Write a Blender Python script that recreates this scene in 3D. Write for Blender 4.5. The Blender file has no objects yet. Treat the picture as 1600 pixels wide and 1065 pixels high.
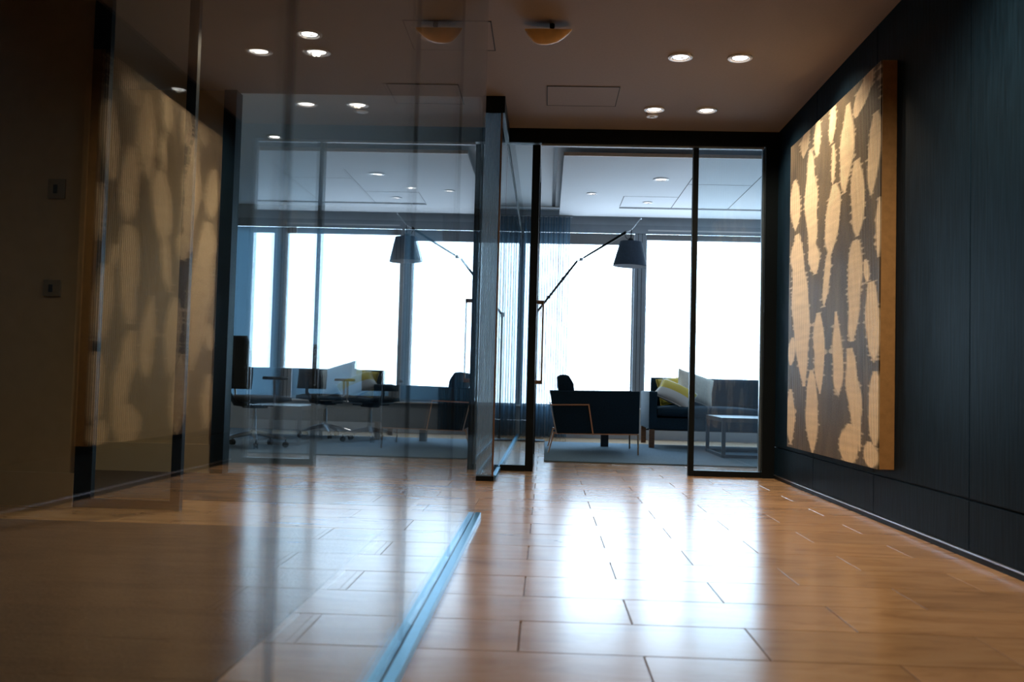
import bpy, bmesh, math, random
from mathutils import Vector, Matrix, noise
random.seed(7)
S = bpy.context.scene
COL = S.collection
PI = math.pi

# ------------------------------------------------------------------ camera, world, exposure
CAM = (0.3475, 0.0, 0.6782)
YAW, PITCH, ROLL = -0.0362, 0.0445, 0.0261
def _rot(v):
    x, y, z = v
    c, s = math.cos(PITCH), math.sin(PITCH); y, z = c*y - s*z, s*y + c*z
    c, s = math.cos(YAW), math.sin(YAW);     x, y = c*x + s*y, -s*x + c*y
    return Vector((x, y, z))
_c, _s = math.cos(ROLL), math.sin(ROLL)
_r, _u, _f = _rot((_c, 0, _s)), _rot((-_s, 0, _c)), _rot((0, 1, 0))
cam_d = bpy.data.cameras.new('camera'); cam = bpy.data.objects.new('camera', cam_d); COL.objects.link(cam)
cam.matrix_world = Matrix(((_r.x, _u.x, -_f.x, CAM[0]), (_r.y, _u.y, -_f.y, CAM[1]), (_r.z, _u.z, -_f.z, CAM[2]), (0, 0, 0, 1)))
cam_d.sensor_width = 36.0; cam_d.lens = 1500.0*36.0/1600.0
cam_d.clip_start = 0.02; cam_d.clip_end = 500
cam_d.dof.use_dof = True; cam_d.dof.focus_distance = 7.0; cam_d.dof.aperture_fstop = 3.2
S.camera = cam

SKY = 10.5
W_ = bpy.data.worlds.new('World'); S.world = W_; W_.use_nodes = True
nt = W_.node_tree; nt.nodes.clear()
_o = nt.nodes.new('ShaderNodeOutputWorld'); _b = nt.nodes.new('ShaderNodeBackground')
_tc = nt.nodes.new('ShaderNodeTexCoord'); _sx = nt.nodes.new('ShaderNodeSeparateXYZ'); _rp = nt.nodes.new('ShaderNodeValToRGB')
_mr = nt.nodes.new('ShaderNodeMapRange'); _mr.inputs[1].default_value = -1; _mr.inputs[2].default_value = 1
nt.links.new(_tc.outputs['Generated'], _sx.inputs[0]); nt.links.new(_sx.outputs['Z'], _mr.inputs[0]); nt.links.new(_mr.outputs[0], _rp.inputs[0])
_rp.color_ramp.elements[0].position = 0.35; _rp.color_ramp.elements[0].color = (0.42, 0.50, 0.60, 1)     # hazy city far below
_rp.color_ramp.elements[1].position = 0.5;  _rp.color_ramp.elements[1].color = (0.64, 0.83, 1.0, 1)
_e = _rp.color_ramp.elements.new(0.8); _e.color = (0.44, 0.70, 1.0, 1)
nt.links.new(_rp.outputs[0], _b.inputs[0]); _b.inputs[1].default_value = SKY
nt.links.new(_b.outputs[0], _o.inputs[0])
S.view_settings.view_transform = 'Standard'; S.view_settings.look = 'None'
S.view_settings.gamma = 1.0; S.view_settings.use_curve_mapping = False
S.view_settings.exposure = 0.0
S.cycles.max_bounces = 12; S.cycles.transparent_max_bounces = 20; S.cycles.glossy_bounces = 6
S.cycles.diffuse_bounces = 5; S.cycles.caustics_reflective = False; S.cycles.caustics_refractive = False
S.cycles.sample_clamp_indirect = 8.0
def portal(x0, x1, z0, z1, y):
    d = bpy.data.lights.new('window_portal', 'AREA'); d.shape = 'RECTANGLE'; d.size = x1-x0; d.size_y = z1-z0
    d.cycles.is_portal = True
    o = bpy.data.objects.new('window_portal', d); COL.objects.link(o)
    o.location = ((x0+x1)/2, y, (z0+z1)/2); o.rotation_euler = (-PI/2, 0, 0)
portal(-4.4, 4.5, 0.4, 2.65, 12.78)

# main dimensions
W, D, H = 2.126, 7.55, 2.70        # corridor width, lounge partition, ceiling
WY = 12.60                         # window wall
YW1, YX0, YX1 = 4.87, 4.80, 6.65   # end of the glass partition; side passage from / to

# ------------------------------------------------------------------ materials
def mat(name): 
    m = bpy.data.materials.new(name); m.use_nodes = True; m.node_tree.nodes.clear(); return m, m.node_tree
def N(t, kind, **k):
    n = t.nodes.new('ShaderNode'+kind)
    for a, v in k.items(): setattr(n, a, v)
    return n
def pbsdf(name, col, rough=0.5, metal=0.0, var=0.0, scale=20.0, bump=0.0, bscale=None, stretch=None, emit=None, estr=0.0, spec=0.5, coat=0.0):
    m, t = mat(name); out = N(t, 'OutputMaterial'); p = N(t, 'BsdfPrincipled'); t.links.new(p.outputs[0], out.inputs[0])
    p.inputs['Roughness'].default_value = rough; p.inputs['Metallic'].default_value = metal
    p.inputs['Specular IOR Level'].default_value = spec; p.inputs['Coat Weight'].default_value = coat
    p.inputs['Base Color'].default_value = (*col, 1)
    if emit: p.inputs['Emission Color'].default_value = (*emit, 1); p.inputs['Emission Strength'].default_value = estr
    if var or bump:
        tc = N(t, 'TexCoord'); mp = N(t, 'Mapping'); t.links.new(tc.outputs['Object'], mp.inputs[0])
        if stretch: mp.inputs['Scale'].default_value = stretch
        nz = N(t, 'TexNoise'); nz.inputs['Scale'].default_value = scale; nz.inputs['Detail'].default_value = 5
        t.links.new(mp.outputs[0], nz.inputs[0])
        if var:
            rp = N(t, 'ValToRGB'); t.links.new(nz.outputs[0], rp.inputs[0])
            rp.color_ramp.elements[0].position = .3; rp.color_ramp.elements[1].position = .7
            rp.color_ramp.elements[0].color = tuple(max(0, c*(1-var)) for c in col)+(1,)
            rp.color_ramp.elements[1].color = tuple(min(1, c*(1+var)) for c in col)+(1,)
            t.links.new(rp.outputs[0], p.inputs['Base Color'])
        if bump:
            b = N(t, 'Bump'); b.inputs['Strength'].default_value = bump; b.inputs['Distance'].default_value = .01
            if bscale:
                n2 = N(t, 'TexNoise'); n2.inputs['Scale'].default_value = bscale; t.links.new(mp.outputs[0], n2.inputs[0]); t.links.new(n2.outputs[0], b.inputs['Height'])
            else: t.links.new(nz.outputs[0], b.inputs['Height'])
            t.links.new(b.outputs[0], p.inputs['Normal'])
    return m
def glass(name, tint=(.93, .97, .98), film=0.0, filmcol=(.50, .72, .95)):
    """clear sheet glass: Fresnel reflection at each face, straight transmission"""
    m, t = mat(name); out = N(t, 'OutputMaterial')
    geo = N(t, 'NewGeometry'); ior = N(t, 'Mix'); ior.data_type = 'FLOAT'
    ior.inputs[2].default_value = 1.5; ior.inputs[3].default_value = 1/1.5
    t.links.new(geo.outputs['Backfacing'], ior.inputs[0])
    fr = N(t, 'Fresnel'); t.links.new(ior.outputs[0], fr.inputs[0])
    tr = N(t, 'BsdfTransparent'); tr.inputs[0].default_value = (*tint, 1)
    gl = N(t, 'BsdfGlossy'); gl.inputs['Roughness'].default_value = 0.0
    mx = N(t, 'MixShader'); t.links.new(fr.outputs[0], mx.inputs[0]); t.links.new(tr.outputs[0], mx.inputs[1]); t.links.new(gl.outputs[0], mx.inputs[2])
    last = mx
    if film:
        tc = N(t, 'TexCoord'); wv = N(t, 'TexWave'); wv.inputs['Scale'].default_value = 40.0; wv.bands_direction = 'X'
        t.links.new(tc.outputs['Object'], wv.inputs[0])
        mm = N(t, 'Math', operation='MULTIPLY'); mm.inputs[1].default_value = film; t.links.new(wv.outputs['Fac'], mm.inputs[0])
        df = N(t, 'BsdfTranslucent'); df.inputs[0].default_value = (*filmcol, 1)
        dd = N(t, 'BsdfDiffuse'); dd.inputs[0].default_value = (*filmcol, 1)
        ad = N(t, 'MixShader'); ad.inputs[0].default_value = .35; t.links.new(df.outputs[0], ad.inputs[1]); t.links.new(dd.outputs[0], ad.inputs[2])
        m2 = N(t, 'MixShader'); t.links.new(mm.outputs[0], m2.inputs[0]); t.links.new(mx.outputs[0], m2.inputs[1]); t.links.new(ad.outputs[0], m2.inputs[2])
        last = m2
    t.links.new(last.outputs[0], out.inputs[0])
    return m
def sheer(name, col, opac):
    m, t = mat(name); out = N(t, 'OutputMaterial')
    tr = N(t, 'BsdfTransparent'); tl = N(t, 'BsdfTranslucent'); df = N(t, 'BsdfDiffuse')
    tl.inputs[0].default_value = df.inputs[0].default_value = (*col, 1)
    a = N(t, 'MixShader'); a.inputs[0].default_value = .5; t.links.new(tl.outputs[0], a.inputs[1]); t.links.new(df.outputs[0], a.inputs[2])
    # woven threads are denser where the cloth is seen edge-on
    lw = N(t, 'LayerWeight'); lw.inputs[0].default_value = .35
    mr = N(t, 'MapRange'); mr.inputs[3].default_value = opac; mr.inputs[4].default_value = .99; t.links.new(lw.outputs['Facing'], mr.inputs[0])
    b = N(t, 'MixShader'); t.links.new(mr.outputs[0], b.inputs[0]); t.links.new(tr.outputs[0], b.inputs[1]); t.links.new(a.outputs[0], b.inputs[2])
    t.links.new(b.outputs[0], out.inputs[0]); return m
def screen(name, col, clear=.0):
    m, t = mat(name); out = N(t, 'OutputMaterial')
    tr = N(t, 'BsdfTransparent'); tl = N(t, 'BsdfTranslucent'); df = N(t, 'BsdfDiffuse')
    tl.inputs[0].default_value = tuple(c*.95 for c in col)+(1,); df.inputs[0].default_value = (*col, 1)
    a = N(t, 'MixShader'); a.inputs[0].default_value = .5; t.links.new(tl.outputs[0], a.inputs[1]); t.links.new(df.outputs[0], a.inputs[2])
    b = N(t, 'MixShader'); b.inputs[0].default_value = 1-clear; t.links.new(tr.outputs[0], b.inputs[1]); t.links.new(a.outputs[0], b.inputs[2])
    t.links.new(b.outputs[0], out.inputs[0]); return m
def twotone():
    m, t = mat('mustard and cream cushion cotton'); out = N(t, 'OutputMaterial'); p = N(t, 'BsdfPrincipled'); t.links.new(p.outputs[0], out.inputs[0])
    tc = N(t, 'TexCoord'); sx = N(t, 'SeparateXYZ'); t.links.new(tc.outputs['Object'], sx.inputs[0])
    rp = N(t, 'ValToRGB'); rp.color_ramp.interpolation = 'CONSTANT'; mr = N(t, 'MapRange'); mr.inputs[1].default_value = -.2; mr.inputs[2].default_value = .2
    t.links.new(sx.outputs['Z'], mr.inputs[0]); t.links.new(mr.outputs[0], rp.inputs[0])
    e = rp.color_ramp.elements; e[0].position = 0; e[0].color = (.62, .60, .56, 1); e[1].position = .42; e[1].color = (.62, .45, .06, 1)
    x = e.new(.80); x.color = (.84, .78, .62, 1)
    t.links.new(rp.outputs[0], p.inputs['Base Color']); p.inputs['Roughness'].default_value = .8
    return m
def tile_mat():
    m, t = mat('polished stone tile'); out = N(t, 'OutputMaterial'); p = N(t, 'BsdfPrincipled'); t.links.new(p.outputs[0], out.inputs[0])
    tc = N(t, 'TexCoord'); oi = N(t, 'ObjectInfo'); geo = N(t, 'NewGeometry')
    off = N(t, 'VectorMath', operation='ADD'); t.links.new(geo.outputs['Position'], off.inputs[0])
    sc = N(t, 'VectorMath', operation='SCALE'); sc.inputs[3].default_value = 13.0
    cmb = N(t, 'CombineXYZ'); t.links.new(oi.outputs['Random'], cmb.inputs[0]); t.links.new(oi.outputs['Random'], cmb.inputs[2])
    t.links.new(cmb.outputs[0], sc.inputs[0]); t.links.new(sc.outputs[0], off.inputs[1])
    mp = N(t, 'Mapping'); mp.inputs['Scale'].default_value = (1.6, 5.5, 1); t.links.new(off.outputs[0], mp.inputs[0])
    nz = N(t, 'TexNoise'); nz.inputs['Scale'].default_value = 1.6; nz.inputs['Detail'].default_value = 8; nz.inputs['Roughness'].default_value = .62; nz.inputs['Distortion'].default_value = .8
    t.links.new(mp.outputs[0], nz.inputs[0])
    rp = N(t, 'ValToRGB'); t.links.new(nz.outputs[0], rp.inputs[0])
    e = rp.color_ramp.elements; e[0].position = .25; e[0].color = (.27, .15, .075, 1); e[1].position = .75; e[1].color = (.50, .315, .17, 1)
    x = e.new(.5); x.color = (.42, .25, .13, 1)
    hs = N(t, 'HueSaturation'); mr = N(t, 'MapRange'); mr.inputs[3].default_value = .88; mr.inputs[4].default_value = 1.10
    t.links.new(oi.outputs['Random'], mr.inputs[0]); t.links.new(mr.outputs[0], hs.inputs['Value']); t.links.new(rp.outputs[0], hs.inputs['Color'])
    t.links.new(hs.outputs[0], p.inputs['Base Color'])
    p.inputs['Roughness'].default_value = .21
    n2 = N(t, 'TexNoise'); n2.inputs['Scale'].default_value = 3.5; n2.inputs['Detail'].default_value = 2; t.links.new(geo.outputs['Position'], n2.inputs[0])
    b = N(t, 'Bump'); b.inputs['Strength'].default_value = .003; b.inputs['Distance'].default_value = .02; return m
def art_mat():
    m, t = mat('painted ribbed art'); out = N(t, 'OutputMaterial'); p = N(t, 'BsdfPrincipled'); t.links.new(p.outputs[0], out.inputs[0])
    at = N(t, 'Attribute'); at.attribute_name = 'paint'
    tc = N(t, 'TexCoord'); mp = N(t, 'Mapping'); mp.inputs['Scale'].default_value = (1, 3, 1); t.links.new(tc.outputs['Object'], mp.inputs[0])
    nz = N(t, 'TexNoise'); nz.inputs['Scale'].default_value = 2.2; t.links.new(mp.outputs[0], nz.inputs[0])
    dk = N(t, 'ValToRGB'); t.links.new(nz.outputs[0], dk.inputs[0])
    dk.color_ramp.elements[0].position = .35; dk.color_ramp.elements[0].color = (.022, .014, .007, 1)
    dk.color_ramp.elements[1].position = .68; dk.color_ramp.elements[1].color = (.085, .058, .026, 1)
    mx = N(t, 'Mix'); mx.data_type = 'RGBA'; t.links.new(at.outputs['Fac'], mx.inputs[0]); t.links.new(dk.outputs[0], mx.inputs[6]); mx.inputs[7].default_value = (.92, .74, .50, 1)
    t.links.new(mx.outputs[2], p.inputs['Base Color']); p.inputs['Roughness'].default_value = .5
    return m
M = dict(
    tile=tile_mat(), art=art_mat(),
    grout=pbsdf('brown grout', (.16, .10, .06), .7),
    gold=pbsdf('ochre canvas edge', (.34, .185, .065), .6, var=.12, scale=30, bump=.2),
    navy=pbsdf('navy stained oak veneer', (.0045, .0135, .0250), .5, var=.35, scale=9, stretch=(1, 6, .5), bump=.10, spec=.05),
    black=pbsdf('black painted steel', (.0035, .006, .008), .42, var=.1, scale=5, spec=.18),
    plinth=pbsdf('black recessed plinth', (.004, .006, .008), .5, var=.1, spec=.15),
    alu=pbsdf('brushed aluminium', (.55, .58, .62), .3, 1.0, var=.06, scale=40),
    channel=pbsdf('satin steel glazing channel', (.10, .34, .50), .32, 1.0, var=.05, scale=30),  # blue of the reflected window put into the steel's base colour
    bronze=pbsdf('bronze edge profile', (.30, .19, .12), .35, 1.0, var=.1, scale=20),
    copper=pbsdf('rose copper rod', (.62, .40, .28), .32, 1.0, var=.05, scale=20),
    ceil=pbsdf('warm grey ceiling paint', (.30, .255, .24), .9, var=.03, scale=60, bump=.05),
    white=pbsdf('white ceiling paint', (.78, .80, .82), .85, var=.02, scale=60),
    plaster=pbsdf('beige plaster paint', (.50, .38, .24), .85, var=.04, scale=14, bump=.05),
    skirt=pbsdf('beige painted skirting', (.52, .40, .26), .5, var=.03, scale=14),
    greywall=pbsdf('grey sill wall paint', (.42, .45, .48), .7, var=.04, scale=10),
    mull=pbsdf('grey window mullion', (.30, .33, .36), .5, var=.04, scale=10),
    blind=pbsdf('grey roller blind fabric', (.27, .25, .24), .8, var=.06, scale=60),
    carpet=pbsdf('brown loop carpet', (.060, .034, .016), .95, var=.25, scale=90, bump=.3),
    bluecarpet=pbsdf('grey blue carpet', (.10, .135, .165), .95, var=.3, scale=70, bump=.3),
    rug=pbsdf('slate blue wool rug', (.10, .155, .195), .95, var=.35, scale=120, bump=.5),
    fabric=pbsdf('navy wool upholstery', (.008, .021, .036), .85, var=.3, scale=160, bump=.25, spec=.1),
    sofafab=pbsdf('slate navy sofa fabric', (.014, .034, .052), .8, var=.3, scale=160, bump=.25, spec=.15),
    walnut=pbsdf('walnut wood', (.16, .075, .035), .4, var=.3, scale=12, stretch=(1, 1, 6)),
    darkwood=pbsdf('black stained wood', (.022, .024, .028), .35, var=.25, scale=12),
    cream=pbsdf('cream cushion cotton', (.80, .74, .62), .85, var=.06, scale=30, bump=.15),
    yellow=pbsdf('mustard velvet cushion', (.60, .43, .06), .7, var=.15, scale=25, bump=.15),
    shade=pbsdf('blue grey parchment lamp shade', (.045, .075, .115), .7, var=.12, scale=50),
    shadein=pbsdf('white lamp shade lining', (.75, .78, .82), .8),
    mesh=pbsdf('charcoal chair fabric', (.020, .024, .028), .7, var=.2, scale=90, bump=.2),
    plastic=pbsdf('black moulded plastic', (.012, .013, .015), .4, var=.1),
    trimw=pbsdf('white enamel trim', (.80, .78, .76), .4),
    switch=pbsdf('beige grey switch plate', (.27, .215, .145), .4),
    alab=pbsdf('amber alabaster glass', (.85, .58, .28), .45, var=.12, scale=14),
    lens=pbsdf('lit downlight lens', (.9, .85, .8), .4, emit=(1.0, .90, .82), estr=9.0),
    lens2=pbsdf('lit ceiling light lens', (.9, .9, .9), .4, emit=(1.0, .95, .9), estr=2.5),
    slot=pbsdf('dark slot diffuser', (.02, .024, .03), .6),
    seam=pbsdf('dark shadow gap', (.02, .015, .013), .8),
    glass=glass('clear sheet glass'),
    glassfilm=glass('glass with fine vertical line film', film=.07),
    glassend=glass('pale end glass', film=.40, filmcol=(.55, .68, .80)),
    glasswin=glass('window glass', tint=(.97, .99, 1)),
    sheer=sheer('blue grey sheer voile', (.10, .17, .23), .48),
    screen=screen('pale translucent roller screen', (.30, .40, .46)),
    seal=screen('clear silicone joint', (.05, .04, .035), .62),
    twotone=twotone(),
)

# ------------------------------------------------------------------ mesh helpers
def nb(): return bmesh.new()
def box(b, x0, x1, y0, y1, z0, z1, bev=0.0, seg=2, mtx=None):
    r = bmesh.ops.create_cube(b, size=1.0)
    vs = r['verts']
    for v in vs: v.co = Vector((x0+(v.co.x+.5)*(x1-x0), y0+(v.co.y+.5)*(y1-y0), z0+(v.co.z+.5)*(z1-z0)))
    if bev:
        es = list({e for v in vs for e in v.link_edges})
        r2 = bmesh.ops.bevel(b, geom=es, offset=bev, segments=seg, profile=.6, affect='EDGES')
        vs = list({v for f in r2['faces'] for v in f.verts} | {v for v in vs if v.is_valid})
    if mtx is not None:
        for v in vs: v.co = mtx @ v.co
    return b
def ring(c, t, up, r, n, sx=1, sy=1):
    t = t.normalized(); a = t.cross(up)
    if a.length < 1e-4: a = t.cross(Vector((1, 0, 0)))
    a.normalize(); bb = a.cross(t)
    return [c + a*math.cos(2*PI*i/n+PI/n)*r*sx + bb*math.sin(2*PI*i/n+PI/n)*r*sy for i in range(n)]
def tube(b, pts, r, n=8, up=(0, 0, 1), rs=None):
    """swept bar along a polyline; n=4 gives a square bar"""
    pts = [Vector(p) for p in pts]; rows = []
    for i, p in enumerate(pts):
        d0 = (p-pts[i-1]).normalized() if i else (pts[1]-p).normalized()
        d1 = (pts[i+1]-p).normalized() if i < len(pts)-1 else d0
        t = d0+d1
        if t.length < 1e-5: t = d0
        k = 1/max(.5, t.normalized().dot(d1))
        rr = rs[i] if rs else r
        rows.append([b.verts.new(q) for q in ring(p, t, Vector(up), rr*(k if n == 4 else 1), n)])
    for i in range(len(rows)-1):
        for j in range(n):
            b.faces.new((rows[i][j], rows[i][(j+1) % n], rows[i+1][(j+1) % n], rows[i+1][j]))
    b.faces.new(rows[0][::-1]); b.faces.new(rows[-1])
    return b
def lathe(b, prof, c=(0, 0, 0), n=32, close=False, mtx=None):
    rows = []
    for r, z in prof:
        row = [Vector((c[0]+r*math.cos(2*PI*i/n), c[1]+r*math.sin(2*PI*i/n), c[2]+z)) for i in range(n)]
        rows.append([b.verts.new(mtx @ v if mtx is not None else v) for v in row])
    for i in range(len(rows)-1):
        for j in range(n): b.faces.new((rows[i][j], rows[i][(j+1) % n], rows[i+1][(j+1) % n], rows[i+1][j]))
    if close: b.faces.new(rows[0][::-1]); b.faces.new(rows[-1])
    return b
def link(name, me, m=None, parent=None, smooth=False):
    o = bpy.data.objects.new(name, me); COL.objects.link(o)
    if m is not None and not me.materials: me.materials.append(M[m] if isinstance(m, str) else m)
    if parent is not None: o.parent = parent
    return o
def obj(name, b, m, parent=None, smooth=False, label=None, world=True):
    """one mesh object; vertices are given in world space unless the parent is local"""
    bmesh.ops.recalc_face_normals(b, faces=b.faces)
    if parent is not None and world:
        off = Vector((0, 0, 0)); p = parent
        while p is not None: off += p.location; p = p.parent
        bmesh.ops.translate(b, verts=b.verts, vec=-off)
    me = bpy.data.meshes.new(name); b.to_mesh(me); b.free()
    if smooth:
        for p_ in me.polygons: p_.use_smooth = True
        if smooth != 'all':
            try: me.set_sharp_from_angle(angle=math.radians(38))
            except Exception: pass
    o = link(name, me, m, parent)
    if label: o['label'] = label
    return o
def tag(o, label, cat, group=None, kind=None):
    o['label'] = label; o['category'] = cat
    if group: o['group'] = group
    if kind: o['kind'] = kind
    return o
def thing(name, loc, label, cat, group=None, kind=None, rz=0):
    o = bpy.data.objects.new(name, None); COL.objects.link(o); o.location = loc; o.rotation_euler = (0, 0, rz); o.empty_display_size = .1
    return tag(o, label, cat, group, kind)
def copy_tree(o, parent=None):
    c = o.copy(); COL.objects.link(c); c.parent = parent
    for ch in [x for x in o.children]: copy_tree(ch, c)
    return c
def quick(name, m, *boxes, parent=None, bev=0.0, label=None):
    b = nb()
    for bx in boxes: box(b, *bx, bev=bev)
    return obj(name, b, m, parent, label=label)

# ------------------------------------------------------------------ floor with tiles
floor = quick('floor', 'grout', (-4.5, 4.6, -3.2, WY+.2, -.12, -.008))
tag(floor, 'polished tan stone tile floor running from the corridor into the lounge', 'floor', kind='structure')
TL, TP, Y0 = .638, .321, 2.468
_tm = {}
def tile(x0, x1, y0, y1):
    g = .0013
    w, d = round(x1-x0-2*g, 3), round(y1-y0-2*g, 3)
    if w < .02 or d < .02: return
    if (w, d) not in _tm:
        b = nb(); e = .0012
        lo = [b.verts.new((sx*w/2, sy*d/2, -.008)) for sx, sy in ((-1, -1), (1, -1), (1, 1), (-1, 1))]
        mi = [b.verts.new((sx*w/2, sy*d/2, -.0015)) for sx, sy in ((-1, -1), (1, -1), (1, 1), (-1, 1))]
        hi = [b.verts.new((sx*(w/2-e), sy*(d/2-e), 0)) for sx, sy in ((-1, -1), (1, -1), (1, 1), (-1, 1))]
        for i in range(4):
            j = (i+1) % 4
            b.faces.new((lo[i], lo[j], mi[j], mi[i])); b.faces.new((mi[i], mi[j], hi[j], hi[i]))
        b.faces.new(hi)
        me = bpy.data.meshes.new('tile'); b.to_mesh(me); b.free(); me.materials.append(M['tile']); _tm[(w, d)] = me
    o = bpy.data.objects.new('tile', _tm[(w, d)]); COL.objects.link(o); o.parent = floor
    o.location = ((x0+x1)/2, (y0+y1)/2, 0); o.rotation_euler = (random.uniform(-.0012, .0012), random.uniform(-.0008, .0008), 0)
def tiles(X0, X1, YA, YB):
    k = math.floor((YA-Y0)/TP+1e-6)
    while Y0+k*TP < YB-1e-6:
        a, c = max(YA, Y0+k*TP), min(YB, Y0+(k+1)*TP)
        ph = .931 if k % 2 == 0 else .612
        j = math.floor((X0-ph)/TL+1e-6)
        while ph+j*TL < X1-1e-6:
            tile(max(X0, ph+j*TL), min(X1, ph+(j+1)*TL), a, c); j += 1
        k += 1
tiles(-.37, W+.0, 1.505, D)                 # corridor and the strip behind the glass
tiles(-3.3, -.37, 4.33, 5.20)               # light band in the side passage
tiles(0, 4.4, D, 8.50)                      # lounge, before the rug
tiles(0, .35, 8.50, 11.35)                  # beside the rug
tiles(0, 4.4, 11.35, WY)                    # along the windows
c1 = quick('office_carpet', 'carpet', (-4.4, -.372, -3.1, 4.328, -.008, .004)); tag(c1, 'dark brown carpet behind the long glass partition', 'carpet', kind='structure')
c2 = quick('passage_strip', 'carpet', (-4.4, -.372, 5.202, 6.68, -.008, .003)); tag(c2, 'dark brown floor strip in front of the beige passage wall', 'carpet', kind='structure')  # dark brown sheet across the passage floor
c3 = quick('meeting_carpet', 'bluecarpet', (-4.4, -.15, 6.70, WY, -.008, .003)); tag(c3, 'grey blue carpet under the office chairs', 'carpet', kind='structure')
for o in (c1, c2, c3): o.name = {'office_carpet': 'floor_office', 'passage_strip': 'floor_passage', 'meeting_carpet': 'floor_meeting'}[o.name]

# ------------------------------------------------------------------ ceilings
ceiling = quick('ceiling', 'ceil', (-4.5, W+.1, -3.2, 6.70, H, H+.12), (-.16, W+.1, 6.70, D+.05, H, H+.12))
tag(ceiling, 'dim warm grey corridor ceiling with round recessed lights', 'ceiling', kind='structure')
def hatch(x0, x1, y0, y1):
    g = quick('access_panel', 'ceil', (x0, x1, y0, y1, H-.003, H+.01), parent=ceiling)
    t = .006; b = nb()
    box(b, x0-t, x0, y0-t, y1+t, H-.004, H+.01); box(b, x1, x1+t, y0-t, y1+t, H-.004, H+.01)
    box(b, x0, x1, y0-t, y0, H-.004, H+.01); box(b, x0, x1, y1, y1+t, H-.004, H+.01)
    obj('panel_gap', b, 'seam', g)
hatch(.312, .797, 6.43, 6.868); hatch(-.50, -.012, 5.28, 5.74)
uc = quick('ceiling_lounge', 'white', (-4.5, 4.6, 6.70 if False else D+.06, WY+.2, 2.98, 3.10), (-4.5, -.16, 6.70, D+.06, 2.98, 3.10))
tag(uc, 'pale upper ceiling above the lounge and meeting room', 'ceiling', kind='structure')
quick('slot_diffuser', 'slot', (.375, .415, D+.2, 12.3, 2.972, 2.985), parent=uc, label='black linear air slot')
cl = thing('ceiling_raft', (2.2, 10.8, 2.88), 'pale suspended ceiling raft over the lounge with panel seams', 'ceiling', kind='structure')
quick('raft_board', 'white', (.47, 4.3, 9.15, 12.42, 2.88, 2.915), parent=cl)
quick('raft_edge', 'bronze', (.468, 4.3, 9.146, 9.1499, 2.88, 2.915), parent=cl, label='thin brown edge strip')
b = nb()
for bx in ((1.20, 1.83, 11.066, 11.074), (1.196, 1.204, 11.07, 11.70), (1.826, 1.834, 9.9, 11.74), (2.516, 2.524, 9.6, 11.74), (1.83, 2.52, 10.35, 10.356)):
    box(b, *bx, 2.8785, 2.884)
obj('panel_seam', b, 'seam', cl)
quick('slot_grille', 'slot', (1.20, 4.2, 11.74, 11.83, 2.8775, 2.884), parent=cl, label='long dark air grille')

# ------------------------------------------------------------------ right wall: navy panels
wr = quick('wall_right', 'plinth', (W+.018, W+.14, -3.2, D+.05, 0, H)); tag(wr, 'navy stained wood panelled wall on the right of the corridor', 'wall', kind='structure')
seams = [-3.2, -1.74, -.57, .60, 1.768, 2.936, 4.10, 5.27, 6.445, D]
for y0, y1 in zip(seams, seams[1:]):
    quick('wall_panel', 'navy', (W, W+.018, y0+.003, y1-.003, .250, H), parent=wr, bev=.0015)
    quick('skirting_panel', 'navy', (W, W+.018, y0+.003, y1-.003, .034, .240), parent=wr, bev=.0015)
quick('metal_trim', 'alu', (W-.004, W+.018, -3.2, D, .024, .031), parent=wr, label='thin bright metal line')
quick('plinth', 'plinth', (W-.002, W+.018, -3.2, D, 0, .023), parent=wr)

# other walls of the shell
def wall(name, label, m, *bxs): return tag(quick(name, m, *bxs), label, 'wall', kind='structure')
wall('wall_rear', 'beige wall behind the camera', 'plaster', (-4.5, W+.14, -3.2, -3.08, 0, H))
wall('wall_far_left', 'beige outer wall of the left rooms', 'plaster', (-4.5, -4.38, -3.08, WY, 0, 2.98))
wall('wall_lounge_right', 'pale right wall of the lounge', 'greywall', (4.4, 4.52, D+.05, WY, 0, 2.98))
wall('wall_lounge_front', 'wall beside the lounge partition', 'greywall', (W+.14, 4.4, D-.05, D+.05, 0, 2.98))
wall('wall_above_partition', 'bulkhead above the lounge glass partition', 'white', (-.16, 4.4, D+.0501, D+.08, 2.70, 2.98))
wo = wall('wall_office', 'dim beige wall with two small switch plates behind the glass', 'plaster', (-4.38, -2.02, YX0, YX0+.10, 0, H))
quick('skirting', 'skirt', (-4.38, -2.02, YX0-.014, YX0, 0, .17), parent=wo)
for zc, hh in ((1.615, .10), (1.105, .085)):
    sp = quick('switch_plate', 'switch', (-2.225, -2.135, YX0-.010, YX0, zc-hh/2, zc+hh/2), parent=wo, bev=.002)
    quick('switch_button', 'slot', (-2.195, -2.175, YX0-.014, YX0-.0101, zc-hh/4, zc+hh/5), parent=sp)
wp = wall('wall_passage', 'beige wall with tall skirting at the far side of the passage', 'plaster', (-4.38, -1.97, YX1, YX1+.10, 0, H))
quick('skirting', 'skirt', (-4.38, -1.97, YX1-.016, YX1, 0, .20), parent=wp)
wall('wall_meeting_head', 'ceiling step above the meeting room entrance', 'white', (-4.38, -.16, 6.70, 6.72, 2.70, 2.98))
tag(quick('trim_1', 'black', (-1.97, -1.88, YX1-.03, YX1+.10, 0, H), bev=.003), 'black post at the end of the beige passage wall', 'post', kind='structure')

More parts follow.
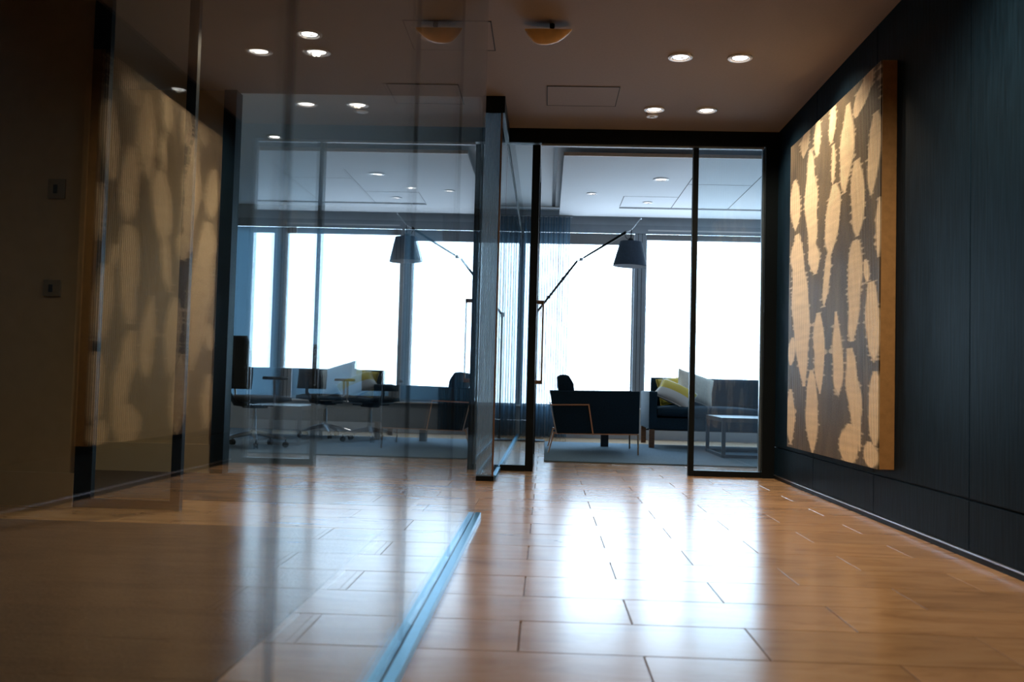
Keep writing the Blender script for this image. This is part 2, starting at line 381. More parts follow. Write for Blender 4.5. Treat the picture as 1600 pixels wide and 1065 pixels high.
# ------------------------------------------------------------------ window wall
wl = wall('wall_window', 'grey sill wall and blind fascia along the windows', 'greywall', (-4.4, 4.5, WY, WY+.22, 0, .385), (-4.4, 4.5, WY, WY+.22, 2.80, 2.98))
quick('sill', 'trimw', (-4.4, 4.5, WY-.03, WY+.20, .385, .405), parent=wl, bev=.003, label='white window sill')
quick('fascia', 'mull', (-4.4, 4.5, WY-.01, WY+.02, 2.69, 2.80), parent=wl)
for i, (x0, x1, zt) in enumerate(((-4.3, -3.17, 2.55), (-3.02, -1.72, 2.55), (-1.57, -.13, 2.55), (.02, 1.472, 2.55), (1.622, 3.17, 2.62), (3.32, 4.4, 2.62))):
    w = thing('window_%d' % (i+1), ((x0+x1)/2, WY+.1, .405), 'tall bright window pane, number %d counted from the left end' % (i+1), 'window', kind='structure')
    w['label'] = ['tall window at the far left end of the meeting room', 'tall window behind the left office chair', 'tall window behind the right office chairs',
                  'tall bright window behind the navy armchair', 'tall bright window behind the sofa', 'tall window at the right end of the lounge'][i]
    b = nb(); box(b, x0, x0+.02, WY+.06, WY+.12, .405, 2.69); box(b, x1-.02, x1, WY+.06, WY+.12, .405, 2.69); box(b, x0+.02, x1-.02, WY+.06, WY+.12, .405, .425); box(b, x0+.02, x1-.02, WY+.06, WY+.12, 2.67, 2.69)
    obj('window_frame', b, 'mull', w)
    quick('window_pane', 'glasswin', (x0+.02, x1-.02, WY+.085, WY+.095, .425, 2.67), parent=w)
    if i < 3: zt = .43
    bl = quick('roller_blind', 'screen' if i < 3 else 'blind', (x0+.01, x1-.01, WY+.03, WY+.034, zt, 2.69), parent=w, label='lowered pale roller screen' if i < 3 else 'rolled up grey blind')
    quick('blind_rail', 'alu' if i == 4 else 'mull', (x0+.01, x1-.01, WY+.026, WY+.038, zt-.012, zt), parent=bl)
    if i == 4: quick('valance_strip', 'trimw', (x0+.02, x1, WY-.013, WY-.0101, 2.725, 2.745), parent=w, label='pale strip above the blind')
for i, xc in enumerate((-3.095, -1.645, -.055, 1.547, 3.245)):
    m_ = tag(quick('trim_%d' % (i+2), 'mull', (xc-.075, xc+.075, WY+.0, WY+.16, .405, 2.69), bev=.004), ['grey mullion at the left of the meeting room windows', 'grey mullion behind the office chairs', 'grey mullion where the glass divider meets the windows',
        'grey mullion between armchair and sofa windows', 'grey mullion at the right of the sofa window'][i], 'mullion', kind='structure')
    b = nb()
    for dx in (-.03, .02): box(b, xc+dx, xc+dx+.006, WY-.004, WY+.0, .41, 2.69)
    obj('mullion_groove', b, 'slot', m_)

# ------------------------------------------------------------------ long glass partition on the left of the corridor
wgl = thing('wall_left', (0, 2, 0), 'long frameless glass partition reflecting the corridor on the left', 'glass wall', kind='structure')
js = [-2.3, .05, 1.238, 2.42, 3.60, YW1]
for y0, y1 in zip(js, js[1:]):
    quick('glass_pane', 'glass', (-.006, .006, y0+.003, y1-.003, .02, H-.012), parent=wgl)
for y in js[1:-1]:
    quick('joint_seal', 'seal', (-.0055, .0055, y-.0025, y+.0025, .03, H-.03), parent=wgl)
for x0, x1 in ((-.036, -.008), (.008, .036)):
    quick('floor_channel', 'channel', (x0, x1, -2.3, YW1+.01, 0, .026), parent=wgl, bev=.002)
    quick('ceiling_channel', 'channel', (x0, x1, -2.3, YW1+.01, H-.022, H), parent=wgl, bev=.002)
# framed glass sidelight at the corner of the office wall
sl = thing('window_7', (-1.75, YX0+.03, 0), 'narrow black framed glass panel beside the dim office wall', 'glass panel', kind='structure')
b = nb(); box(b, -2.02, -1.93, YX0-.01, YX0+.03, 0, H); box(b, -1.525, -1.475, YX0-.01, YX0+.03, 0, H); box(b, -1.93, -1.525, YX0-.01, YX0+.03, 0, .045); box(b, -1.93, -1.525, YX0-.01, YX0+.03, H-.06, H)
obj('panel_frame', b, 'black', sl)
quick('glass_pane', 'glass', (-1.93, -1.525, YX0+.006, YX0+.014, .045, H-.06), parent=sl)

# ------------------------------------------------------------------ glass divider (fin) between lounge and meeting room
fin = thing('wall_divider', (-.07, 9.6, 0), 'double glass divider wall with black end cap running back to the windows', 'glass wall', kind='structure')
FY = 6.69
quick('glass_pane', 'glass', (-.012, -.002, FY, D-.04, .035, 2.58), (-.012, -.002, D+.04, WY-.02, .035, 2.98), parent=fin)
quick('glass_pane', 'glass', (-.142, -.132, FY, WY-.02, .035, 2.58), parent=fin)
quick('end_pane', 'glassend', (-.142, -.012, FY-.012, FY-.002, .035, 2.58), parent=fin)
quick('end_shoe', 'black', (-.146, .004, FY-.018, FY+.10, 0, .035), parent=fin, bev=.002)
quick('header', 'black', (-.146, .014, FY-.018, D, 2.58, H), parent=fin, bev=.002)
quick('header_rear', 'black', (-.146, .004, D, WY-.02, 2.58, 2.64), parent=fin)
quick('edge_profile', 'bronze', (-.012, 0.0, FY-.016, FY-.004, .035, 2.58), parent=fin, label='thin copper coloured edge')
quick('floor_channel', 'channel', (-.026, .012, FY+.10, D-.04, 0, .03), (-.026, .012, D+.04, WY-.02, 0, .03), parent=fin)
quick('floor_channel', 'channel', (-.15, -.122, FY+.10, WY-.02, 0, .03), parent=fin)

# ------------------------------------------------------------------ lounge partition: black frame, glass, open door
pt = thing('wall_partition', (1.1, D, 0), 'black framed glass partition between corridor and lounge', 'partition', kind='structure')
quick('header', 'black', (.014, W, D-.04, D+.04, 2.585, H), parent=pt)
quick('door_track', 'mull', (.27, 2.02, D-.012, D+.03, 2.570, 2.5849), parent=pt, label='slim pale door track')
quick('jamb', 'black', (2.03, W, D-.04, D+.04, 0, 2.585), parent=pt)
quick('jamb_stop', 'alu', (2.012, 2.03, D+.01, D+.035, .05, 2.57), parent=pt)
quick('stile', 'black', (1.466, 1.508, D-.03, D+.03, 0, 2.57), parent=pt, bev=.002)
quick('bottom_rail', 'black', (1.508, 2.03, D-.03, D+.03, 0, .045), parent=pt)
quick('glass_pane', 'glassfilm', (1.508, 2.03, D-.005, D+.005, .045, 2.57), parent=pt)
quick('stile', 'black', (.200, .262, D-.03, D+.03, 0, 2.57), parent=pt, bev=.002)
quick('bottom_rail', 'black', (.004, .200, D-.03, D+.03, 0, .045), parent=pt)
quick('glass_pane', 'glass', (.004, .200, D-.005, D+.005, .045, 2.58), parent=pt)
dr = thing('door_1', (.25, D+.05, 0), 'black framed glass door folded open into the lounge', 'door', kind='structure')
DX0, DX1, DY0, DY1 = .222, .262, D+.04, D+1.16
b = nb(); box(b, DX0, DX1, DY0, DY0+.05, .01, 2.56); box(b, DX0, DX1, DY1-.05, DY1, .01, 2.56); box(b, DX0, DX1, DY0+.05, DY1-.05, .01, .055); box(b, DX0, DX1, DY0+.05, DY1-.05, 2.51, 2.56)
obj('door_frame', b, 'black', dr)
quick('door_glass', 'glass', (DX0+.015, DX0+.025, DY0+.05, DY1-.05, .055, 2.51), parent=dr)
b = nb(); box(b, DX1+.0, DX1+.055, DY0+.010, DY0+.034, 1.315, 1.345, .002); box(b, DX1+.0, DX1+.055, DY0+.010, DY0+.034, .68, .71, .002); box(b, DX1+.043, DX1+.057, DY0+.010, DY0+.034, .68, 1.345, .002)
obj('door_handle', b, 'bronze', dr, label='square brass pull handle')

# ------------------------------------------------------------------ wall art
AX, A0, A1, AZ0, AZ1 = 2.043, 4.96, 6.80, .292, 2.401
art = thing('wall_art', (2.1, 5.88, AZ0), 'large ribbed wall art with cream leaf shapes on bronze, ochre sides', 'artwork')
quick('canvas_box', 'gold', (AX+.0065, W-.001, A0, A1, AZ0, AZ1), parent=art, bev=.003)
leaves = [(5.15, 2.4, 5.35, 2.22, 0.145),
    (5.51, 2.32, 5.55, 1.84, 0.117),
    (5.81, 2.39, 5.83, 2.19, 0.079),
    (5.79, 2.16, 5.79, 1.92, 0.062),
    (6.12, 2.41, 6.13, 2.18, 0.088),
    (6.39, 2.42, 6.46, 2.25, 0.12),
    (6.29, 2.24, 6.21, 1.55, 0.145),
    (5.77, 1.91, 5.83, 1.5, 0.148),
    (5.04, 2.14, 5.1, 1.72, 0.114),
    (5.34, 1.96, 5.32, 1.55, 0.125),
    (6.67, 2.13, 6.65, 1.79, 0.14),
    (4.98, 1.68, 4.99, 1.39, 0.063),
    (5.36, 1.52, 5.37, 1.31, 0.117),
    (6.62, 1.72, 6.58, 1.45, 0.152),
    (4.98, 2.39, 4.98, 2.21, 0.026),
    (5.26, 1.72, 5.27, 1.63, 0.032),
    (5.32, 1.5, 5.39, 0.98, 0.126),
    (6.61, 1.72, 6.38, 0.74, 0.193),
    (6.2, 1.63, 6.14, 1.43, 0.121),
    (5.85, 1.54, 5.94, 1.21, 0.088),
    (5.09, 1.25, 5.04, 0.85, 0.123),
    (5.7, 1.14, 5.63, 0.65, 0.109),
    (6.08, 1.16, 6.01, 0.68, 0.13),
    (6.69, 1.04, 6.74, 0.86, 0.086),
    (5.44, 0.91, 5.25, 0.38, 0.126),
    (5.03, 0.78, 5.02, 0.42, 0.102),
    (6.21, 0.8, 6.16, 0.3, 0.144),
    (6.73, 0.68, 6.71, 0.32, 0.125),
    (5.43, 0.5, 5.44, 0.28, 0.167),
    (5.1, 0.42, 5.06, 0.29, 0.114),
    (5.19, 1.39, 5.15, 1.27, 0.047)]   # cream shapes: y top, z top, y bottom, z bottom, half width

def paint(y, z):
    best = 0.0
    comb = max(0, noise.noise(Vector((7.1, y*2.5, z*62))))*.085          # brush marks dragged across the ribs
    low = noise.noise(Vector((1.3, y*7, z*6)))*.045
    for ya, za, yb, zb, hw in leaves:
        t = (za-z)/(za-zb)
        if t < -.03 or t > 1.03: continue
        t = min(max(t, 0), 1)
        wdt = 1.08*hw*min(1, (math.sin(PI*min(1, t*.90+.07))**.55))
        d = abs(y-(ya+(yb-ya)*t))
        best = max(best, min(1, max(0, (wdt+low-d)/.03)), .75*min(1, max(0, (wdt+low+comb-d)/.03)))
    return best*(.86+.14*noise.noise(Vector((y*3, z*40, 2))))
NR, NZ = 74, 420
pitch = (A1-A0)/NR; prof = ((0.0, .006), (.26, .006), (.36, .0022), (.42, 0.0), (.94, 0.0))
ys = [(A0+(i+f)*pitch, AX+d) for i in range(NR) for f, d in prof] + [(A1, AX+.006)]
verts, faces, pv = [], [], []
for k in range(NZ+1):
    z = AZ0+(AZ1-AZ0)*k/NZ
    for y, x in ys: verts.append((x-2.1, y-5.88, z-AZ0)); pv.append(max(paint(y, z), .10 if x < AX+.0005 else 0)*(1 if x < AX+.001 else .42))  # crests lightened, rib grooves darkened: relief shading put into the paint
n = len(ys)
for k in range(NZ):
    for j in range(n-1): faces.append((k*n+j, (k+1)*n+j, (k+1)*n+j+1, k*n+j+1))
me = bpy.data.meshes.new('ribbed_face'); me.from_pydata(verts, [], faces); me.update()
at_ = me.attributes.new('paint', 'FLOAT', 'POINT'); at_.data.foreach_set('value', pv)
link('ribbed_face', me, 'art', art)

# ------------------------------------------------------------------ ceiling fittings
def downlight(name, x, y, z, r, label, group, power, lens='lens', col=(1, .79, .55), spot=150, aim=0.0):
    t = thing(name, (x, y, z), label, 'ceiling light', group)
    b = nb(); lathe(b, [(r*.70, -.004), (r*.78, -.010), (r*.97, -.008), (r, -.001), (r, 0)], (x, y, z), 32); obj('trim_ring', b, 'trimw', t, smooth=True)
    b = nb(); lathe(b, [(r*.70, -.004), (r*.62, -.0015), (r*.55, -.001)], (x, y, z), 32); obj('reflector', b, 'alu', t, smooth=True)
    b = nb(); lathe(b, [(r*.60, -.0012), (r*.60, -.0025), (r*.30, -.004), (.001, -.0045)], (x, y, z), 32); obj('lens', b, lens, t, smooth=True)
    b = nb(); box(b, x+r*.02, x+r*.32, y-r*.06, y+r*.06, z-.010, z-.006); obj('lamp_clip', b, 'slot', t)
    if power:
        d = bpy.data.lights.new('downlight_beam', 'SPOT'); d.energy = power; d.color = col; d.spot_size = math.radians(spot); d.spot_blend = .7; d.shadow_soft_size = .012
        o = bpy.data.objects.new('downlight_beam', d); COL.objects.link(o); o.parent = t; o.location = (0, 0, -.016); o.rotation_euler = (0, -aim, 0)
    return t
PW = 60
downlight('downlight', 1.121, 5.815, H, .076, 'round lit downlight in the nearer pair, left one', 'corridor downlights', PW*.45)
downlight('downlight', 1.483, 5.815, H, .076, 'round lit downlight in the nearer pair, right one near the art', 'corridor downlights', PW*1.6, spot=110, aim=.5)
downlight('downlight', 1.088, 6.935, H, .076, 'round lit downlight in the farther pair, beside the small sensor disc', 'corridor downlights', PW*.4)
downlight('downlight', 1.467, 6.935, H, .076, 'round lit downlight in the farther pair, right one close to the wall', 'corridor downlights', PW*1.4, spot=110, aim=.5)
downlight('downlight', 1.10, 3.50, H, .076, 'added unseen downlight for the camera end of the corridor, left', 'corridor downlights', PW*1.5)  # added out of view to light the foreground floor
downlight('downlight', 1.475, 3.50, H, .076, 'added unseen downlight for the camera end of the corridor, right', 'corridor downlights', PW*1.5)  # its partner, likewise added out of view for the foreground
downlight('downlight', -1.09, 5.51, H, .076, 'round lit downlight over the side passage seen through the glass', 'passage downlights', PW*1.4)
downlight('downlight', -2.3, 3.0, H, .076, 'added downlight brightening the carpeted office behind the glass', 'added office downlights', PW*.13)  # added lamp, lifts the brightness of the office wall
downlight('downlight', -2.3, 9.0, 2.98, .076, 'added downlight brightening the room around the nearest office chair', 'added meeting room downlights', PW*1.3, col=(1, .93, .85))  # added lamp, lights the chairs, carpet and sill wall
downlight('downlight', -1.3, 11.3, 2.98, .076, 'added downlight brightening the room near the meeting room curtain', 'added meeting room downlights', PW*1.3, col=(1, .93, .85))  # second added lamp to brighten the meeting room
for x, y, l in ((1.515, 10.12, 'largest lit spot in the pale lounge ceiling raft'), (.824, 10.94, 'leftmost small spot in the lounge ceiling raft'), (1.51, 11.41, 'small lit spot in the seamed lounge ceiling panel')):
    downlight('ceiling_spot', x, y, 2.88, .085 if y < 10.5 else .06, l, 'lounge ceiling spots', 0, 'lens2')
sd = thing('smoke_detector', (1.088, 7.075, H), 'small pale sensor disc on the ceiling beside a far downlight', 'detector')
b = nb(); lathe(b, [(.046, 0), (.046, -.012), (.040, -.018), (.001, -.019)], (1.088, 7.075, H), 28); obj('housing', b, 'trimw', sd, smooth=True)
b = nb(); lathe(b, [(.018, -.0185), (.016, -.024), (.001, -.025)], (1.088, 7.075, H), 20); obj('sensor_cap', b, 'trimw', sd, smooth=True)
# shallow amber bowl fitting
bw = thing('ceiling_lamp', (.314, 5.30, 2.67), 'tan bowl shaped light fitting hanging just under the corridor ceiling', 'ceiling light')
b = nb(); rows = []
NB = 40
for k, (f, dz) in enumerate(((1.0, 0), (.985, -.008), (.88, -.028), (.72, -.052), (.52, -.074), (.30, -.086), (.10, -.090), (.01, -.090))):
    row = []
    for i in range(NB):
        a = 2*PI*i/NB
        px = .133*f*math.cos(a) - .028*(1-f); py = .062*f*math.sin(a)
        row.append(b.verts.new((.314+px, 5.30+py, 2.668+py*.34+dz)))
    rows.append(row)
for i in range(len(rows)-1):
    for j in range(NB): b.faces.new((rows[i][j], rows[i][(j+1) % NB], rows[i+1][(j+1) % NB], rows[i+1][j]))
obj('bowl', b, 'alab', bw, smooth='all')
b = nb(); tube(b, [(.155, 5.30, 2.671)] + [(.314+.135*math.cos(PI-PI*i/20), 5.30-.087*math.sin(PI*i/20), 2.670-.087*math.sin(PI*i/20)*.34) for i in range(21)], .004, 6) if False else lathe(b, [(.014, 0), (.014, -.02), (.008, -.03), (.008, -.05)], (.335, 5.31, H), 16)
obj('ceiling_mount', b, 'black', bw, smooth=True)

# ------------------------------------------------------------------ curtains
def curtain(name, x0, x1, y, z0, z1, m, label, folds, amp=.06, seed=1):
    rnd = random.Random(seed); b = nb(); n = folds*10; cols = []
    ph = [rnd.uniform(-.6, .6) for _ in range(folds+2)]
    for i in range(n+1):
        f = i/n; x = x0+(x1-x0)*f; a = f*folds*2*PI + ph[int(f*folds)]*0.6
        col_ = []
        for k in range(7):
            t = k/6; am = amp*(.55+.45*t)
            col_.append(b.verts.new((x+.012*math.sin(a*2+t), y+am*math.sin(a+.25*math.sin(3*t)), z0+(z1-z0)*(1-t))))
        cols.append(col_)
    for i in range(n):
        for k in range(6): b.faces.new((cols[i][k], cols[i+1][k], cols[i+1][k+1], cols[i][k+1]))
    t = thing(name, ((x0+x1)/2, y, z0), label, 'curtain')
    obj('cloth', b, m, t, smooth='all')
    b = nb(); box(b, x0-.02, x1+.02, y-.02, y+.02, z1, z1+.02); obj('curtain_track', b, 'mull', t)
curtain('sheer_curtain', .02, .62, 12.42, .012, 2.86, 'sheer', 'blue grey sheer curtain gathered beside the open lounge door', 9, seed=3)
curtain('sheer_curtain', -1.05, -.17, 12.42, .012, 2.86, 'sheer', 'blue grey sheer curtain gathered on the meeting room side of the glass divider', 11, seed=5)

# ------------------------------------------------------------------ rug
b = nb(); box(b, .35, 4.1, 8.50, 11.35, .0005, .012, .003); rg = obj('rug', b, 'rug'); tag(rg, 'slate blue wool rug under the lounge seating', 'rug')

# ------------------------------------------------------------------ armchair
ac = thing('armchair', (.83, 9.89, .012), 'navy box armchair with copper side frame seen from its side', 'armchair')
F0 = .012
def slab(pts, y0, y1, bev):
    b = nb(); lo = [b.verts.new((x, y0, z)) for x, z in pts]; hi = [b.verts.new((x, y1, z)) for x, z in pts]
    b.faces.new(lo); b.faces.new(hi[::-1])
    for i in range(len(pts)): j = (i+1) % len(pts); b.faces.new((lo[i], hi[i], hi[j], lo[j]))
    bmesh.ops.recalc_face_normals(b, faces=b.faces)
    bmesh.ops.bevel(b, geom=list(b.edges), offset=bev, segments=3, profile=.6, affect='EDGES')
    return b
side = [(.392, .622), (1.268, .636), (1.268, .222), (.462, .208)]
obj('arm_panel', slab(side, 9.41, 9.50, .012), 'fabric', ac, smooth=True)
obj('arm_panel', slab(side, 10.28, 10.37, .012), 'fabric', ac, smooth=True)
obj('back_panel', slab([(.395, .62), (.50, .62), (.55, .212), (.464, .210)], 9.50, 10.28, .012), 'fabric', ac, smooth=True)
quick('seat_base', 'fabric', (.54, 1.25, 9.505, 10.275, .222, .31), parent=ac, bev=.01)
b = nb(); box(b, .60, 1.275, 9.51, 10.27, .311, .455, .045, 4); obj('seat_cushion', b, 'fabric', ac, smooth=True)
obj('back_cushion', slab([(.462, .768), (.50, .785), (.575, .778), (.625, .70), (.655, .456), (.535, .456), (.475, .64)], 9.53, 10.25, .022), 'fabric', ac, smooth=True)
def chairframe(y, s):
    b = nb()
    tube(b, [(.398, y, .484), (.772, y, .494), (.822, y, .196)], .0085, 4); obj('side_band', b, 'copper', ac)
    b = nb(); tube(b, [(.402, y, .480), (.464, y, .206)], .0075, 4); obj('rear_band', b, 'alu', ac)
for y, s in ((9.400, 1), (10.38, -1)):
    chairframe(y, s)
    b = nb(); tube(b, [(.440, y+.03*s, .206), (1.262, y+.03*s, .214)], .009, 4); obj('seat_rail', b, 'copper', ac)
    b = nb(); tube(b, [(1.258, y+.02*s, .214), (1.262, y+.01*s, F0+.003)], .009, 4); obj('front_leg', b, 'bronze', ac)
    b = nb(); tube(b, [(.470, y+.03*s, .206), (.438, y+.03*s, .216), (.388, y+.015*s, F0+.006)], .0095, 4); obj('rear_leg', b, 'copper', ac)

# ------------------------------------------------------------------ sofa
sf = thing('sofa', (2.75, 11.18, .012), 'long navy sofa with wooden legs under the bright windows', 'sofa')
SX0, SX1, SY0, SY1 = 1.50, 4.0, 10.70, 11.66
b = nb(); box(b, SX0+.04, SX1-.04, SY0+.02, SY1-.02, .215, .345, .015, 3); obj('sofa_base', b, 'sofafab', sf, smooth=True)
for x0 in (SX0, SX1-.09):
    b = nb(); box(b, x0, x0+.09, SY0+.01, SY1, .215, .635, .014, 3); obj('sofa_arm', b, 'sofafab', sf, smooth=True)
b = nb(); box(b, SX0+.09, SX1-.09, SY1-.10, SY1, .345, .62, .014, 3); obj('back_panel', b, 'sofafab', sf, smooth=True)
def cushion(b, x0, x1, y0, y1, z0, z1, puff, nx=14, ny=8):
    """soft boxed cushion with crowned faces"""
    r = {}
    for sgn in (0, 1):
        for i in range(nx+1):
            for j in range(ny+1):
                u, v = i/nx, j/ny
                k = (max(0, 1-(2*u-1)**6)*max(0, 1-(2*v-1)**6))**.5
                cz = (z0+z1)/2; h = (z1-z0)/2
                z = cz+(1 if sgn else -1)*(h*(.62+.38*k)+puff*k*(.5 if not sgn else 1)*(1-(2*u-1)**2*.5))
                r[sgn, i, j] = b.verts.new((x0+(x1-x0)*u, y0+(y1-y0)*v, z))
        for i in range(nx):
            for j in range(ny):
                q = (r[sgn, i, j], r[sgn, i+1, j], r[sgn, i+1, j+1], r[sgn, i, j+1]); b.faces.new(q if sgn else q[::-1])
    for i in range(nx):
        b.faces.new((r[0, i, 0], r[0, i+1, 0], r[1, i+1, 0], r[1, i, 0])); b.faces.new((r[0, i+1, ny], r[0, i, ny], r[1, i, ny], r[1, i+1, ny]))
    for j in range(ny):
        b.faces.new((r[0, 0, j+1], r[0, 0, j], r[1, 0, j], r[1, 0, j+1])); b.faces.new((r[0, nx, j], r[0, nx, j+1], r[1, nx, j+1], r[1, nx, j]))
    return b
xs = [SX0+.092, 2.75, SX1-.092]
for x0, x1 in zip(xs, xs[1:]):
    b = cushion(nb(), x0+.004, x1-.004, SY0, SY1-.20, .348, .468, .014); obj('seat_cushion', b, 'sofafab', sf, smooth='all')
    c = cushion(nb(), 0, x1-x0-.008, -.16, .16, -.07, .07, .02)
    mt = Matrix.Translation((x0+.004, SY1-.185, .635)) @ Matrix.Rotation(math.radians(98), 4, 'X')
    for v in c.verts: v.co = mt @ v.co
    obj('back_cushion', c, 'sofafab', sf, smooth='all')
for x0 in (SX0+.005, SX1-.065):
    for y0 in (SY0+.005, SY1-.06):
        quick('leg', 'walnut', (x0, x0+.06, y0, y0+.05, F0+.001, .214), parent=sf, bev=.003)
quick('rail', 'darkwood', (SX0+.065, SX1-.065, SY1-.05, SY1-.02, .165, .185), parent=sf)

# ------------------------------------------------------------------ scatter cushions on the sofa
def pillow(name, c, rot, w, h, th, m, label, sub=None):
    t = thing(name, c, label, 'cushion', 'scatter cushions on the sofa'); t.rotation_euler = rot
    b = nb(); n = 16; r = {}
    for sgn in (0, 1):
        for i in range(n+1):
            for j in range(n+1):
                u, v = 2*i/n-1, 2*j/n-1
                k = ((1-u**2)*(1-v**2))**.42
                pin = 1-.07*(1-abs(u*v))*(max(abs(u), abs(v))**4)
                key = (sgn, i, j)
                if sgn and (i in (0, n) or j in (0, n)): r[key] = r[0, i, j]; continue
                r[key] = b.verts.new((u*w/2*pin, (1 if sgn else -1)*th/2*k, v*h/2*pin))
        for i in range(n):
            for j in range(n):
                q = (r[sgn, i, j], r[sgn, i+1, j], r[sgn, i+1, j+1], r[sgn, i, j+1]); b.faces.new(q)
    obj('cover', b, m, t, smooth='all', world=False)
    b = nb(); q = []
    for i in range(65):
        a = i/64*4; s_ = int(a) % 4; f = (a % 1)*2-1
        u, v = ((f, -1), (1, f), (-f, 1), (-1, -f))[s_]
        pin = 1-.07*(1-abs(u*v)); q.append((u*w/2*pin, 0, v*h/2*pin))
    tube(b, q, .005, 6, up=(0, 1, 0)); obj('piping', b, sub or m, t, world=False, smooth=True)
    return t
pillow('cushion', (2.06, 11.10, .685), (math.radians(-32), math.radians(17), math.radians(10)), .44, .38, .15, 'cream', 'cream cushion standing against the sofa back')
pillow('cushion', (1.82, 10.92, .610), (math.radians(-50), math.radians(24), math.radians(-14)), .43, .31, .14, 'twotone', 'mustard and cream cushion slumped over the sofa arm end', 'cream')
pillow('cushion', (1.86, 11.28, .650), (math.radians(-20), math.radians(-8), math.radians(4)), .40, .32, .13, 'yellow', 'mustard cushion half hidden behind the cream one')

# ------------------------------------------------------------------ coffee table
ct = thing('coffee_table', (2.36, 9.92, .012), 'low dark frame coffee table in front of the sofa', 'table')
TX0, TX1, TY0, TY1 = 2.075, 2.66, 9.44, 10.40
b = nb(); box(b, TX0, TX1, TY0, TY1, .360, .402, .003); obj('table_top', b, 'darkwood', ct)
for x in (TX0, TX1-.035):
    for y in (TY0, TY1-.035):
        quick('leg', 'darkwood', (x, x+.035, y, y+.035, F0+.001, .3599), parent=ct, bev=.002)
for x in (TX0, TX1-.035): quick('floor_rail', 'darkwood', (x+.004, x+.031, TY0+.036, TY1-.036, F0+.001, F0+.03), parent=ct)
for y in (TY0, TY1-.035): quick('floor_rail', 'darkwood', (TX0+.036, TX1-.036, y+.004, y+.031, F0+.001, F0+.03), parent=ct)
# dark stool-like block seen under the armchair
st = thing('side_block', (1.0, 11.0, .012), 'small dark block table behind the armchair legs', 'side table')
quick('block_leg', 'darkwood', (.97, 1.055, 10.66, 10.74, F0+.001, .30), parent=st, bev=.004)
quick('block_top', 'darkwood', (.84, 1.18, 10.55, 10.86, .30, .33), parent=st, bev=.004)

# ------------------------------------------------------------------ floor lamp
fl = thing('floor_lamp', (.19, 11.52, 0), 'tall jointed floor lamp with tapered blue grey shade reaching over the lounge', 'floor lamp')
b = nb(); lathe(b, [(.001, .0), (.165, .0), (.165, .014), (.155, .020), (.02, .022), (.015, .05)], (.19, 11.52, 0), 36); obj('base', b, 'black', fl, smooth=True)
b = nb(); tube(b, [(.19, 11.52, .02), (.19, 11.46, 1.50)], .012, 10); obj('pole', b, 'black', fl, smooth=True)
b = nb(); lathe(b, [(.001, -.03), (.026, -.025), (.026, .025), (.001, .03)], (.19, 11.46, 1.50), 16); obj('lower_joint', b, 'alu', fl, smooth=True)
b = nb(); tube(b, [(.19, 11.46, 1.50), (.672, 10.97, 2.100)], .0135, 10); obj('lower_arm', b, 'black', fl, smooth=True)
for f in (.35, .68):
    b = nb(); p = Vector((.19, 11.46, 1.50)).lerp(Vector((.672, 10.97, 2.100)), f); lathe(b, [(.001, -.018), (.019, -.015), (.019, .015), (.001, .018)], p, 12)
    obj('arm_collar', b, 'black', fl, smooth=True)
b = nb(); tube(b, [(.672, 10.97, 2.104), (.718, 10.95, 2.116), (.748, 10.93, 2.140)], .006, 8); lathe(b, [(.001, -.022), (.022, -.016), (.022, .016), (.001, .022)], (.720, 10.95, 2.118), 16); tube(b, [(.718, 10.95, 2.12), (.716, 10.95, 2.168)], .003, 6); obj('elbow_joint', b, 'alu', fl, smooth=True)
b = nb(); tube(b, [(.745, 10.93, 2.136), (1.190, 10.53, 2.375)], .014, 10, rs=[.011, .017]); obj('upper_arm', b, 'black', fl, smooth=True)
b = nb(); tube(b, [(1.190, 10.53, 2.375), (1.246, 10.50, 2.400), (1.343, 10.50, 2.526)], .006, 8); lathe(b, [(.001, -.012), (.013, -.008), (.013, .008), (.001, .012)], (1.343, 10.50, 2.526), 12); obj('tail_rod', b, 'alu', fl, smooth=True)
b = nb(); tube(b, [(1.246, 10.50, 2.400), (1.240, 10.50, 2.262)], .006, 8); lathe(b, [(.030, 0), (.034, .02), (.024, .04), (.006, .05)], (1.240, 10.50, 2.262), 16); obj('shade_holder', b, 'black', fl, smooth=True)
b = nb(); tube(b, [(1.17, 10.54, 2.362)]+[(1.17+.07*math.sin(t*.3), 10.53, 2.33-.035*math.sin(t*.5)) for t in range(1, 6)], .003, 6); obj('cord', b, 'black', fl, smooth=True)
tilt = Matrix.Translation((1.240, 10.50, 2.130)) @ Matrix.Rotation(math.radians(2.0), 4, 'Y')
b = nb(); lathe(b, [(.120, .135), (.186, -.135)], n=48, mtx=tilt); lathe(b, [(.118, .133), (.03, .134)], n=48, mtx=tilt)
sh = obj('lamp_shade', b, 'shade', fl, smooth=True)
b = nb(); lathe(b, [(.117, .131), (.1835, -.1345)], n=48, mtx=tilt); obj('shade_lining', b, 'shadein', sh, smooth=True)

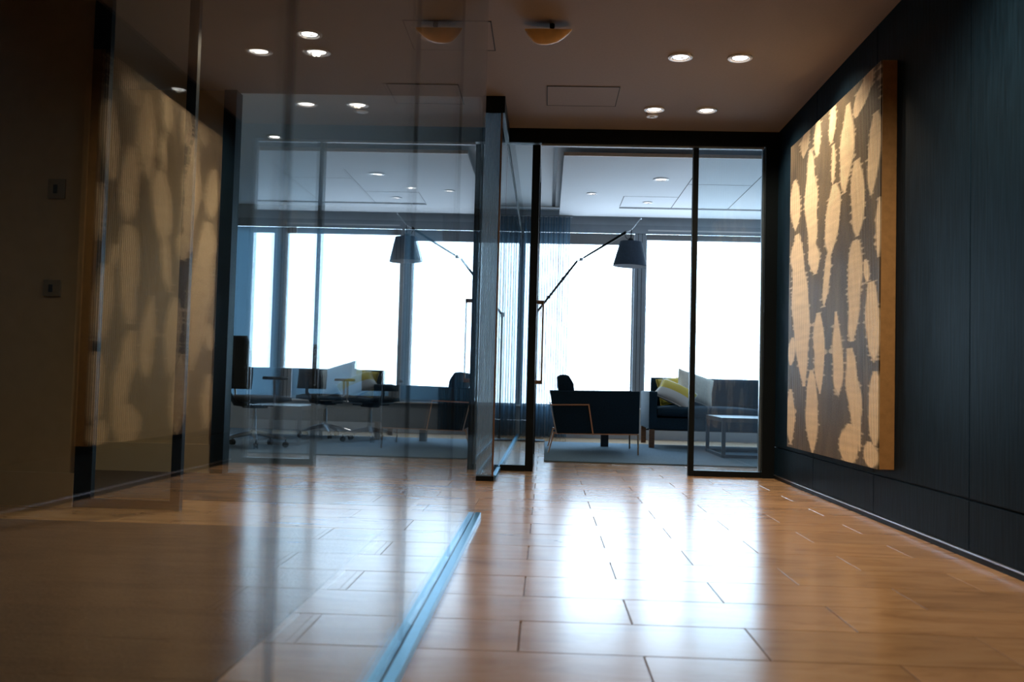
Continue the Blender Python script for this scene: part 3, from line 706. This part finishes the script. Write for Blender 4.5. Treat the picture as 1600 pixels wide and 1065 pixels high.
# ------------------------------------------------------------------ office chairs
def office_chair(loc, rz, label):
    t = thing('office_chair', loc, label, 'office chair', 'office chairs in the meeting room')
    def P(name, b, m, parent=t, sm=True): return obj(name, b, m, parent, smooth=sm, world=False)
    for k in range(5):
        a = k*2*PI/5+.3; c, s = math.cos(a), math.sin(a)
        b = nb(); tube(b, [(c*.03, s*.03, .135), (c*.16, s*.16, .115), (c*.31, s*.31, .078)], .02, 8, rs=[.026, .021, .015]); lg = P('base_leg', b, 'alu')
        b = nb(); mt = Matrix.Translation((c*.31, s*.31, .030)) @ Matrix.Rotation(a, 4, 'Z') @ Matrix.Rotation(PI/2, 4, 'X')
        lathe(b, [(.001, -.024), (.026, -.022), (.029, -.012), (.020, -.006), (.020, .006), (.029, .012), (.026, .022), (.001, .024)], n=14, mtx=mt)
        tube(b, [(c*.31, s*.31, .03), (c*.31, s*.31, .080)], .008, 6); P('caster', b, 'plastic', lg)
    b = nb(); lathe(b, [(.001, .10), (.035, .10), (.035, .16), (.024, .17), (.024, .30), (.016, .30), (.016, .40), (.001, .40)], n=18); P('gas_column', b, 'alu')
    b = nb(); box(b, -.10, .11, -.07, .07, .375, .425, .012); tube(b, [(.02, -.07, .40), (.02, -.24, .405)], .007, 6); tube(b, [(.02, .07, .40), (.02, .20, .405)], .007, 6); P('tilt_mechanism', b, 'plastic')
    b = cushion(nb(), -.24, .25, -.24, .24, .435, .495, .008); P('seat', b, 'mesh', sm='all')
    b = nb(); rows = []
    for k in range(11):
        z = .56+.50*k/10; xo = -.235-.06*(k/10)+.045*math.sin(k/10*PI*.9); hw = .215-.03*(k/10)**2
        rows.append([(xo-.05*(1-(2*j/8-1)**2), hw*(2*j/8-1), z) for j in range(9)])
    fr = [[b.verts.new(p) for p in r] for r in rows]; bk = [[b.verts.new((p[0]-.022, p[1], p[2])) for p in r] for r in rows]
    for i in range(10):
        for j in range(8):
            b.faces.new((fr[i][j], fr[i][j+1], fr[i+1][j+1], fr[i+1][j])); b.faces.new((bk[i][j+1], bk[i][j], bk[i+1][j], bk[i+1][j+1]))
        b.faces.new((fr[i][0], fr[i+1][0], bk[i+1][0], bk[i][0])); b.faces.new((fr[i+1][8], fr[i][8], bk[i][8], bk[i+1][8]))
    for j in range(8): b.faces.new((fr[0][j+1], fr[0][j], bk[0][j], bk[0][j+1])); b.faces.new((fr[10][j], fr[10][j+1], bk[10][j+1], bk[10][j]))
    P('backrest', b, 'mesh', sm='all')
    b = nb(); tube(b, [(-.06, 0, .40), (-.24, 0, .42), (-.315, 0, .52), (-.315, 0, .75)], .02, 8, rs=[.024, .024, .02, .014]); P('back_bracket', b, 'plastic')
    for s in (-1, 1):
        b = nb(); tube(b, [(.0, s*.10, .415), (.0, s*.275, .43), (-.02, s*.285, .655)], .014, 8); am = P('armrest', b, 'alu')
        b = nb(); box(b, -.14, .12, s*.285-.04, s*.285+.04, .655, .685, .012, 3); P('arm_pad', b, 'plastic', am)
    t.rotation_euler = (0, 0, rz)
    return t
office_chair((-2.47, 9.25, .003), math.radians(58), 'nearest office chair, by the black post, tall dark back turned sideways')
office_chair((-2.19, 11.05, .003), math.radians(60), 'middle office chair near the sheer curtain')
office_chair((-1.58, 10.55, .003), math.radians(125), 'office chair closest to the glass divider')
